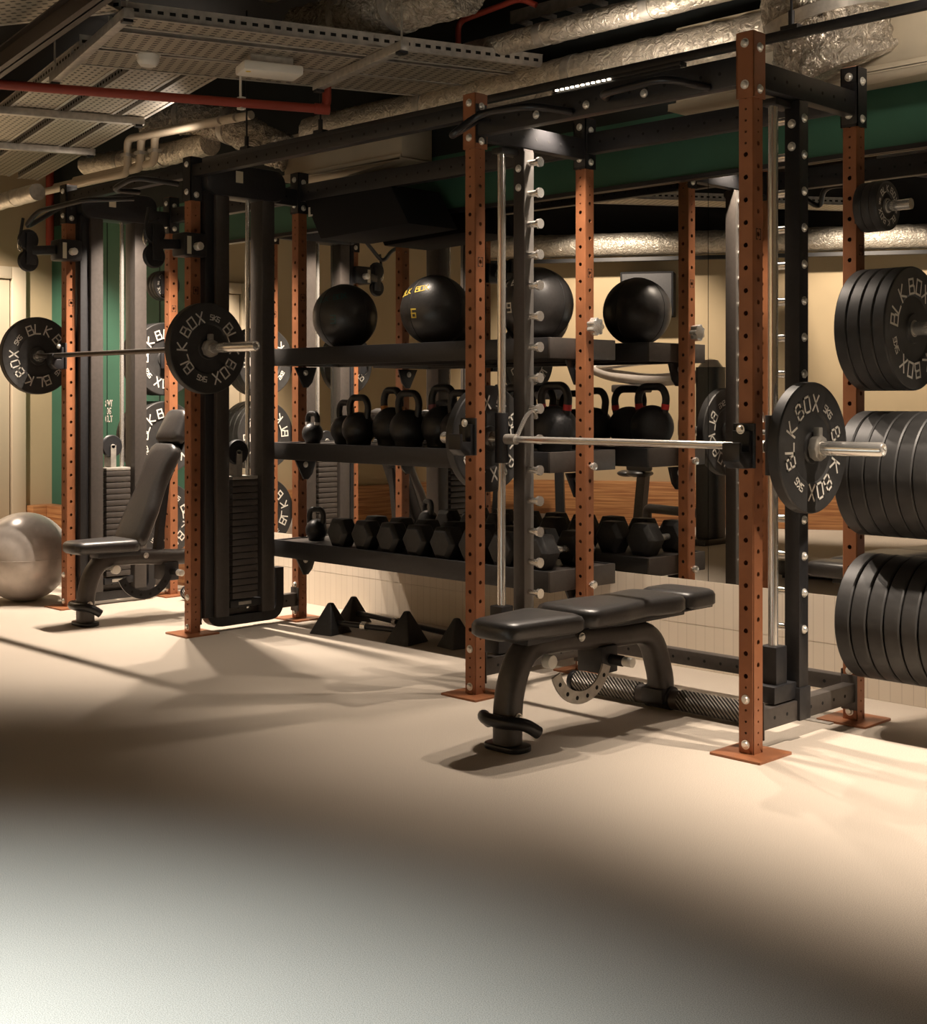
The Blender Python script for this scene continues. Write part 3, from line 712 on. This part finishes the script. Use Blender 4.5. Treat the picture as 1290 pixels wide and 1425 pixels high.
# short bars with wedge ends lying on the floor under the shelves
def wedge_bar(label, p0, p1, s):
    t = thing('floor_weight_bar', label, 'weight bar', p0); a = V(p0); d = V(p1) - a; Lb = d.length
    t.rotation_euler = (0, 0, math.atan2(d.y, d.x))
    MB().cyl((.02, 0, .055), (Lb - .02, 0, .055), .014, 14).build('shaft', BLACKS, t)
    for x in (0, Lb):
        mb = MB(); w_ = .085 * s; k = .075 * s; hh = .155 * s
        mb.add([(x - k, -w_, 0), (x + k, -w_, 0), (x + k, w_, 0), (x - k, w_, 0), (x - .012, -.012, hh), (x + .012, -.012, hh), (x + .012, .012, hh), (x - .012, .012, hh)],
               [(0, 3, 2, 1), (4, 5, 6, 7), (0, 1, 5, 4), (1, 2, 6, 5), (2, 3, 7, 6), (3, 0, 4, 7)])
        mb.build('wedge_end', RUBBER, t, bevel=.006)
    MB().cyl((Lb * .42, 0, .055), (Lb * .42 + .03, 0, .055), .022, 14).build('ring_collar', CHROME, t)
wedge_bar('black wedge-ended bar on the floor under the dumbbell shelf, the nearer one', (-2.86, .52, 0), (-2.38, .61, 0), 1.0)
wedge_bar('black wedge-ended bar on the floor under the dumbbell shelf, the one nearer the tiles', (-3.03, .82, 0), (-2.12, .70, 0), .9)

# ------------------------------------------------------------------ cable columns
def cable_column(label, x, pz, ext):
    t = thing('cable_column', label, 'cable machine', (x, 0, 0), 0, 'cable columns of the rig')
    MB().prism(rbox(-.055, .055, .095, .178, .008, 2), .08, 2.27).build('front_column', GREYP, t)
    MB().bb(-.045, .035, .04, .093, .08, 2.27).build('rail', BLACK, t, bevel=.003)
    MB().prism(rbox(-.055, .055, .385, .468, .008, 2), .08, 2.27).build('rear_column', GREYP, t)
    for x_, y in ((0, .33), (-.03, .35)): MB().cyl((x_, y, .10), (x_, y, 2.26), .0115, 16).build('guide_rod', CHROME, t)
    p = MB().bb(-.05, .05, .20, .36, -.0155, .0155).build('stack_plate', GREYP, t, bevel=.004); p.location = (0, 0, .178)
    copies(p, t, [(0, 0, .178 + .0345 * k) for k in range(1, 18)])
    MB().bb(-.05, .05, .20, .36, .783, .80).build('stack_top', GALV, t, bevel=.003)
    MB().bb(-.045, .045, .19, .385, .115, .155).build('stack_base', BLACK, t, bevel=.004)
    MB().bb(.0452, .0462, .24, .32, .128, .145).build('base_label', GALV, t)
    pl = MB().lathe([(.006, -.014), (.062, -.014), (.066, -.008), (.058, 0), (.066, .008), (.062, .014), (.006, .014)], 32, M.Translation((0, .262, .925)) @ M.Rotation(PI / 2, 4, 'Y'), True).build('pulley', BLACK, t)
    MB().cyl((-.02, .262, .925), (.022, .262, .925), .012, 12).build('axle', BOLT, pl)
    MB().bb(-.022, -.016, .225, .30, .80, .96).bb(.016, .022, .245, .28, .80, .93).build('pulley_bracket', GALV, t)
    MB().cyl((.0, .20, .93), (.0, .20, 2.28), .003, 6).cyl((.0, .322, .93), (.0, .322, 2.28), .003, 6).build('cable', BLACKS, t)
    # rounded top shroud and bottom frame
    YZ = M(((0, 0, 1, 0), (1, 0, 0, 0), (0, 1, 0, 0), (0, 0, 0, 1)))
    MB().prism(rbox(.03, .53, 2.25, 2.415, .07, 6), -.07, .07, YZ).build('top_shroud', BLACK, t, bevel=.006)
    MB().bb(.0702, .0712, .205, .25, 2.325, 2.385).build('warning_label', mat('cream_sticker', (.62, .56, .42), .7), t)
    MB().rect(fillet([(0, .08, .30), (0, .08, .05), (0, .52, .05), (0, .52, .30)], .07, 6), .05, .06).build('bottom_frame', BLACK, t)
    # travelling pulley carriage on the front rail
    c = MB().bb(-.06, .06, -.10, .04, pz - .06, pz + .06).build('carriage', BLACK, t, bevel=.012)
    MB().cyl((.06, -.03, pz - .01), (.10, -.03, pz - .01), .022, 8).build('knob', BOLT, c, bevel=.004)
    MB().bb(.0602, .0610, -.085, -.06, pz - .05, pz + .04).build('scale_label', mat('pale_sticker', (.58, .54, .42), .7), c)
    arm = MB()
    a0 = V((0, -.10, pz)); a1 = V((ext, -.22, pz - .01))
    arm.rect([a0, a1], .05, .05)
    arm.build('pulley_arm', BLACK, c, bevel=.004)
    for dz in (.06, -.06):
        MB().lathe([(.006, -.014), (.055, -.014), (.060, -.009), (.052, 0), (.060, .009), (.055, .014), (.006, .014)], 28, M.Translation(a1 + V((0, -.02, dz))) @ M.Rotation(PI / 2, 4, 'Y'), True).build('swivel_pulley', BLACK, c)
    MB().bb(a1.x - .024, a1.x - .016, a1.y - .04, a1.y + .02, pz - .09, pz + .09).bb(a1.x + .016, a1.x + .024, a1.y - .04, a1.y + .02, pz - .09, pz + .09).build('pulley_cage', BLACK, c, bevel=.002)
    k = MB().tube([(a1.x, a1.y - .07 + .011 * math.cos(q * PI / 8), pz + .02 + .034 * math.sin(q * PI / 8)) for q in range(16)], .004, 8, True).build('snap_hook', CHROME, c)
    MB().cyl((a1.x, a1.y - .07, pz + .055), (a1.x, a1.y - .05, pz + .17), .009, 10).build('cable_stop', RUBBER, c)
    return t
cable_column('tall black cable column with weight stack between the middle uprights, right of the incline bench', X[2] + .02, 1.985, 0.0)
cable_column('grey lit cable column with weight stack at the far left end of the rig', X[3] + .03, 2.055, -.05)

# ------------------------------------------------------------------ stability ball
o = thing('stability_ball', 'shiny pearl grey exercise ball on the floor by the left door', 'exercise ball', (-5.02, -.06, 0))
mb = MB().ball((0, 0, .262), .265, 56, 40).build('ball_skin', BALLM, o)
MB().tube([(.2655 * math.cos(2 * PI * k / 64), .2655 * math.sin(2 * PI * k / 64), .262) for k in range(64)], .0016, 5, True).build('seam', BALLM, o)

# ------------------------------------------------------------------ hung speaker over the shelves
t = thing('wall_speaker', 'black wedge loudspeaker hung high on the wall above the ball shelf', 'speaker', (-2.85, .80, 2.08))
MB().prism([(-.42, .21), (.28, .21), (.42, -.0), (-.28, -.02)], -.13, .22, M(((1, 0, 0, 0), (0, 0, 1, 0), (0, 1, 0, 0), (0, 0, 0, 1)))).build('cabinet', SPK, t, bevel=.008)
MB().bb(-.38, -.365, -.132, -.128, .11, .16).bb(-.365, -.345, -.132, -.128, .11, .12).build('badge', LETTER, t)
MB().bb(-.05, .05, .22, .28, .05, .15).build('wall_bracket', BLACK, t)
# green-wall sign
t = thing('wall_notice', 'tiny block of white lettering on the green wall beside the far left weight stack', 'sign', (-5.99, YW - .003, 1.10))
mb = MB()
for row, s in ((.055, 'FWT'), (0, '06'), (-.055, 'CLT')):
    for q, ch in enumerate(s): glyph(mb, ch, lambda x, y, q=q, row=row, n=len(s): (((q - n / 2) * .9 + x) * .036, 0, row + y * .038), .24)
o = mb.build('lettering', LETTER, t)

t = thing('floor_box', 'small square metal outlet cover set in the floor beside the right-hand frame', 'floor outlet', (-.11, .645, 0), 0)
MB().bb(-.085, .085, -.085, .085, 0, .004).build('cover', GALV, t, bevel=.001)
MB().bb(-.05, .05, -.05, .05, .004, .0055).build('lid', GALV, t, bevel=.0005)

# ================================================================== CEILING
def rot_thing(nm, lb, cat, p, d, group=None):
    return thing(nm, lb, cat, p, math.atan2(d[1], d[0]), group)
def tray(lb, p0, p1, wd, sd=1, gp='perforated cable trays'):
    p0 = V(p0); p1 = V(p1); d = p1 - p0; Lb = d.length
    t = rot_thing('cable_tray', lb, 'cable tray', p0, d, gp)
    y0, y1 = (0, wd * sd) if sd > 0 else (wd * sd, 0)
    MB().bb(0, Lb, y0, y1, 0, .002).build('tray_bed', PERF, t)
    for y in (y0, y1):
        hb = MB(); n = int(Lb / .05)
        for k in range(n): hb.bb(.01 + k * .05, .035 + k * .05, y - .0022, y + .0022, .022, .036)
        MB().bb(0, Lb, y - .009, y + .009, -.004, -.0005).bb(0, Lb, y - .0015, y + .0015, 0, .055).bb(0, Lb, y - .006, y + .006, .055, .058).build('tray_side', GALV, t, pat=[(hb, HOLE)])
    return t
tray('wide near tray of the three parallel ceiling trays, with the smoke detector under it', (-3.14, -.79, 2.75), (-2.42, .98, 2.75), .30, -1)
tray('middle tray of the three parallel ceiling trays', (-2.79, -.86, 2.75), (-2.12, .93, 2.75), .285, -1)
tray('narrow far tray of the three parallel ceiling trays with slotted edge rail', (-2.44, -1.0, 2.75), (-1.80, .85, 2.75), .155, -1)
tray('far left end of a perforated tray turning away from the dark roof beam', (-2.27, -1.05, 2.76), (-3.30, -1.55, 2.76), .30, 1)
tray('first perforated tray branching left above the red pipe, nearest the camera', (-3.10, -.77, 2.79), (-6.6, .06, 2.79), .225, -1)
tray('second perforated tray branching left above the red pipe', (-3.03, -.48, 2.79), (-6.6, .38, 2.79), .225, -1)
tray('third narrow tray branching left, nearest the mirrored wall', (-2.96, -.22, 2.79), (-6.6, .70, 2.79), .13, -1)
tray('perforated tray over the open room, seen only in the mirror above the bench', (-2.9, -4.1, 2.78), (-4.2, -2.15, 2.78), .3, 1)
def strut(lb, p0, p1):
    p0 = V(p0); p1 = V(p1); d = p1 - p0
    t = rot_thing('support_strut', lb, 'ceiling strut', p0, d, 'tray support struts')
    MB().bb(0, d.length, -.0205, .0205, 0, .041).build('channel', GALV, t, bevel=.002)
    for x in (.03, d.length - .03):
        MB().cyl((x, 0, .041), (x, 0, 3.3 - p0.z), .005, 8).build('threaded_rod', GALV, t)
        MB().bb(x - .02, x + .02, -.02, .02, -.012, 0).build('rod_nut', BLACKS, t)
strut('long diagonal galvanised strut under the left end of the parallel trays', (-3.40, -.74, 2.705), (-2.16, -1.08, 2.705))
strut('short galvanised strut under the right part of the parallel trays, above the red elbow', (-2.63, .24, 2.705), (-1.75, .02, 2.705))
strut('galvanised strut under the branching trays just left of the red pipe', (-4.45, -.62, 2.745), (-4.12, .20, 2.745))
strut('galvanised strut under the branching trays farther left, over the far cable column', (-5.50, -.34, 2.745), (-5.18, .50, 2.745))
t = thing('red_sprinkler_pipe', 'long red painted sprinkler pipe with an upturned elbow under the trays', 'pipe', (-3.25, -1.10, 2.62))
pts = fillet([(0, 0, 0), (.64, 1.39, 0), (.64, 1.39, .13)], .05)
MB().tube(pts, .022, 16).build('pipe', REDP, t)
MB().cyl((.615, 1.335, 0), (.645, 1.40, 0), .027, 16).build('elbow_joint', REDP, t)
MB().bb(.44, .47, 1.0, 1.03, -.03, .03).cyl((.455, 1.01, .02), (.455, 1.01, .13), .006, 8).build('pipe_clip', WHITEP, t)
t = thing('red_sprinkler_pipe', 'bent red pipe rising behind the right end of the ceiling trays', 'pipe', (-1.96, .55, 2.86))
MB().tube(fillet([(0, 0, 0), (-.02, .02, .12), (.35, .05, .16), (.42, .08, .12)], .05), .014, 12).build('pipe', REDP, t)
t = thing('red_sprinkler_pipe', 'short red riser pipe on the far left wall above the ball', 'pipe', (-6.70, 1.0, 2.28))
MB().cyl((0, 0, 0), (0, 0, 1.0), .03, 14).build('pipe', REDP, t)
t = thing('roof_beam', 'dark steel roof beam crossing the top left corner', 'beam', (-3.35, -1.15, 2.60))
d = V((1.9, -.36, 0)); mtb = M.Rotation(math.atan2(d.y, d.x), 4, 'Z')
MB().bb(0, 1.9, -.03, .03, 0, .006, mtb).bb(0, 1.9, -.004, .004, 0, .09, mtb).bb(0, 1.9, -.03, .03, .084, .09, mtb).build('girder', mat('brown_black_steel', (.05, .038, .03), .5, .2), t)
# ducts
def duct(lb, pts, r, m=FOIL, amp=.05, sq=9., name='foil_duct'):
    p0 = V(pts[0]); t = thing(name, lb, 'duct', p0, 0, 'foil wrapped ducts')
    q = [V(p) - p0 for p in pts]; P = []
    for a, b in zip(q, q[1:]):
        k = max(2, int((b - a).length / (.014 if amp > .08 else .022)))
        for i in range(k): P.append(a.lerp(b, i / k))
    P.append(q[-1])
    N = 64 if amp > .08 else 30; mb = MB(); mb.tube(P, r, N)
    for i, v in enumerate(mb.v):                  # wrinkles of the foil wrap
        c = P[min(len(P) - 1, i // N)]; d = V(v) - c; w_ = V(v) + p0
        n = abs(noise.noise(w_ * sq)) * 1.2 + abs(noise.noise(w_ * sq * 2.3)) * .9 + abs(noise.noise(w_ * sq * 5)) * .5 - .6
        mb.v[i] = tuple(c + d * (1 - amp * n * 2))
    mb.build('foil_wrap', m, t, angle=60)
    for f in (.3, .62):
        i = int(len(P) * f); MB().tube([P[i], P[i + (3 if amp > .08 else 2)]], r * (1.03 + amp * .6), 24).build('band', GALV, t)
    return t
duct('long foil wrapped round duct running just above the track light', [(-3.45, .86, 2.70), (-.35, .86, 2.70)], .088)
duct('thin foil duct in the upper middle, in front of the grille ladder', [(-2.05, .60, 2.83), (-.2, .60, 2.83)], .05)
duct('thin foil duct lying directly behind the upper middle one', [(-2.08, .72, 2.87), (-.2, .72, 2.87)], .05)
duct('fat crumpled foil duct at the top edge above the narrow tray', [(-2.62, .14, 2.96), (-1.5, .14, 2.96)], .12, FOILC, .10)
duct('foil duct low over the far cable column, leading from the three bent pipes', [(-5.7, .74, 2.78), (-4.9, .72, 2.72), (-4.2, .70, 2.72)], .07)
duct('crumpled foil flexible duct sagging to the cream fan box above the middle cable column', [(-4.75, .62, 2.93), (-4.35, .66, 2.90), (-4.0, .72, 2.80), (-3.75, .78, 2.66), (-3.62, .80, 2.60)], .10, FOILC, .16)
duct('bulging crumpled foil duct dropping to the right cream fan box', [(-.22, .74, 3.06), (-.18, .74, 2.85), (-.16, .74, 2.72), (-.14, .76, 2.60), (-.12, .78, 2.50), (-.11, .79, 2.46)], .215, FOILC, .12, 7.)
duct('straight pale duct end at the far left above the door', [(-6.5, .34, 2.53), (-5.55, .30, 2.535)], .055, GALV)
t = thing('fan_coil_box', 'long cream painted fan box over the right end of the rig', 'ventilation unit', (-.93, .85, 2.44))
MB().bb(0, 2.4, .0, .22, .02, .36).build('casing', CREAM, t, bevel=.004)
MB().bb(-.02, 2.42, -.03, .22, 0, .012).bb(-.02, 2.42, -.03, -.024, 0, .03).build('flange', CREAM, t, bevel=.002)
t = thing('fan_coil_box', 'shorter cream fan box above the shelves, left of the long one', 'ventilation unit', (-3.68, .85, 2.45))
MB().bb(0, 1.0, 0, .22, .02, .26).build('casing', CREAM, t, bevel=.004)
MB().bb(-.02, 1.02, -.03, .22, 0, .012).bb(-.02, 1.02, -.03, -.024, 0, .03).build('flange', CREAM, t, bevel=.002)
for k, (x, lb) in enumerate(((-4.79, 'leftmost of three bent cream pipes above the far cable column'), (-4.67, 'middle one of three bent cream pipes above the far cable column'), (-4.55, 'rightmost of three bent cream pipes above the far cable column'))):
    t = thing('bent_service_pipe', lb, 'pipe', (x, .5, 2.59), 0, 'bent cream pipes')
    MB().tube(fillet([(-1.15 + .1 * k, .02 * k, .02 * k), (0, .02 * k, .02 * k), (0, .02 * k, .21), (.95, .02 * k + .02, .19)], .05), .024, 14).build('pipe', mat('cream_lagging', (.50, .43, .33), .5), t)
    MB().bb(-.03, .03, .02 * k - .03, .02 * k + .03, .10, .12).build('clip', GALV, t)
t = thing('cable_ladder', 'galvanised cable ladder high in the dark above the foil ducts', 'cable ladder', (-2.0, .95, 3.05))
mb = MB().bb(0, 2.2, 0, .02, 0, .06).bb(0, 2.2, .4, .42, 0, .06).build('side_rail', GALV, t)
rg = MB().bb(0, .03, .0, .42, .01, .03).build('rung', GALV, t); copies(rg, t, [(.16 * k, 0, 0) for k in range(1, 14)])
# track and fixtures
t = thing('lighting_track', 'long black lighting track hanging over the rig on thin rods', 'lighting track', (-4.0, .42, 2.52))
MB().bb(0, 5.8, -.016, .016, 0, .032).build('rail', BLACK, t, bevel=.002)
for x in (.55, 1.18, 3.9, 5.5):
    MB().cyl((x, 0, .03), (x, 0, .78), .005, 8).build('hanger_rod', BLACKS, t)
    MB().bb(x - .035, x + .035, -.02, .02, .03, .045).cyl((x, 0, .045), (x, 0, .10), .012, 10).build('hanger_clip', BLACK, t)
def fixture(x0, x1, lb, n0, n1, yl=-.0265):
    t = thing('linear_spotlight', lb, 'ceiling light', (x0, .42, 2.50), 0, 'linear track lights')
    MB().bb(0, x1 - x0, -.022, .022, .0035, .0195).bb(0, x1 - x0, -.022, -.016, -.012, 0).bb(0, x1 - x0, .016, .022, -.012, 0).build('housing', BLACK, t, bevel=.001)
    e = None
    for k in range(11):
        if e is None: e = MB().box((0, 0, 0), (.014, .008, .007)).build('led', LED, t); e.location = (n0, yl, .004)
        else: copies(e, t, [(n0 + (n1 - n0) * k / 10, yl, .004)])
fixture(-1.24, -.58, 'black linear track light with a lit row of tiny lamps above the flat bench', .03, .31)
fixture(-4.30, -3.74, 'black linear track light above the incline bench', .05, .40, 0)
fixture(.95, 1.5, 'black linear track light past the right end of the rig', .05, .45, 0)
t = thing('smoke_detector', 'round white smoke detector under the wide ceiling tray', 'smoke detector', (-2.76, -.62, 2.70))
MB().lathe([(.0001, 0), (.035, 0), (.045, .012), (.05, .022), (.05, .045), (.0001, .045)], 24).build('housing', WHITEP, t)
MB().lathe([(.051, .045), (.056, .045), (.056, .052), (.051, .052)], 24, None, True).build('base_ring', WHITEP, t)
t = thing('emergency_light', 'flat white emergency light box under the ceiling trays', 'emergency light', (-2.42, -.20, 2.67), R(70))
MB().bb(-.14, .14, -.075, .075, 0, .045).build('body', WHITEP, t, bevel=.012)
MB().bb(-.10, .10, -.04, .04, .045, .08).build('mount', GALV, t)
MB().cyl((-.11, -.04, -.001), (-.11, -.04, .004), .012, 12).build('test_lamp', YELLOW, t)
t = thing('ceiling_panel', 'loose pale panel edge at the top centre of the ceiling', 'ceiling panel', (-2.35, -.35, 3.02))
MB().bb(-.12, .30, -.2, .2, 0, .02).build('board', CREAM, t)

# ================================================================== THINGS SEEN IN THE MIRROR
t = thing('press_machine', 'black seated exercise machine with a tall column and curved silver arms, reflected in the mirror', 'exercise machine', (-4.0, -3.40, 0))
MB().prism(rbox(-.11, .11, -.09, .09, .05), 0, 1.47).build('column', BLACK, t)
MB().lathe([(.0001, .07), (.06, .06), (.105, .0)], 24, M.Translation((0, 0, 1.47))).build('column_cap', BALLM, t)
MB().rect([(-.70, 0, .50), (-.68, .05, 1.28)], .05, .05).tube(fillet([(0, .02, .24), (-.55, .05, .26), (-.62, .05, .26), (-.62, .05, .04)], .06), .04, 14).build('base_tube', GREYP, t)
MB().rect([(-.76, .0, .0), (-.70, .0, .54)], .07, .09).build('seat_post', GREYP, t)
MB().ball((-.88, 0, .55), .09, 24, 12, .35).ball((-.74, 0, .555), .12, 24, 12, .3).build('saddle', VINYL, t)
MB().prism(rbox(-.13, .13, -.10, .10, .02), -.02, .02, M.Translation((-.70, .06, .68)) @ M.Rotation(PI / 2, 4, 'X')).build('back_rest', GREYP, t, bevel=.008)
MB().tube(fillet([(0, .0, 1.40), (-.55, .10, 1.36), (-1.0, .12, 1.42), (-1.2, .16, 1.50)], .15), .055, 16).build('lower_arm', BALLM, t)
MB().tube(fillet([(-.1, .1, 1.53), (-.6, .15, 1.52), (-1.1, .16, 1.48)], .1), .025, 14).build('upper_arm', CHROME, t)
MB().tube(fillet([(-.2, .1, 1.5), (-.14, .12, 1.25), (-.22, .12, 1.05), (-.22, .12, .9)], .08), .022, 12).build('handle', BLACKS, t)
MB().bb(-.92, -.60, .0, .18, 1.26, 1.33).build('console', GREYP, t, bevel=.015)
MB().bb(-.12, .12, -.25, .25, 0, .05).bb(-.95, -.70, -.22, .22, 0, .05).build('floor_foot', BLACK, t, bevel=.006)
t = thing('aerobic_step', 'low black step platform on the floor, seen in the mirror at the right', 'exercise step', (-2.1, -2.1, 0), R(-12))
MB().prism(rbox(-.35, .35, -.16, .16, .04), .02, .12).build('deck', VINYL, t, bevel=.01)
for s in (-1, 1): MB().bb(s * .27 - .05, s * .27 + .05, -.14, .14, 0, .02).build('foot', RUBBER, t)
px = -5.30; t = thing('wall_speaker', 'square black loudspeaker mounted on the tan wall, seen in the mirror behind the last ball', 'speaker', (px, AW(px) + .12, 1.98), ang)
MB().bb(-.25, .25, -.09, .16, 0, .42).build('cabinet', SPK, t, bevel=.01)
MB().bb(-.23, .23, .16, .165, .02, .40).build('grille', BLACK, t)
px = -4.6; t = thing('foil_duct', 'foil duct along the top of the tan far wall, seen in the mirror', 'duct', (FX0 + .3, AW(FX0 + .3) + .3, 2.66), ang, 'foil wrapped ducts')
MB().tube([(k * .05, 0, 0) for k in range(200)], [.11 * (1 + random.uniform(-.03, .03)) for k in range(200)], 18).build('foil_wrap', FOIL, t)
MB().bb(0, 9.9, -.03, .03, -.16, -.125).build('hanger_strip', BLACK, t)
px = -6.2; t = thing('kettle_stand', 'dark treadmill-like machine against the wooden plinth, seen in the mirror', 'exercise machine', (-6.0, -2.9, 0), R(-31))
MB().rect([(0, 0, .05), (.05, -.1, 1.25)], .06, .08).rect([(.6, 0, .05), (.55, -.1, 1.25)], .06, .08).build('mast', BLACK, t)
MB().bb(0, .6, -.1, 1.1, .02, .16).build('deck', BLACK, t, bevel=.01)
MB().bb(-.02, .62, -.2, .0, 1.2, 1.34).build('console', BLACKS, t, bevel=.02)
t.name = 'treadmill'
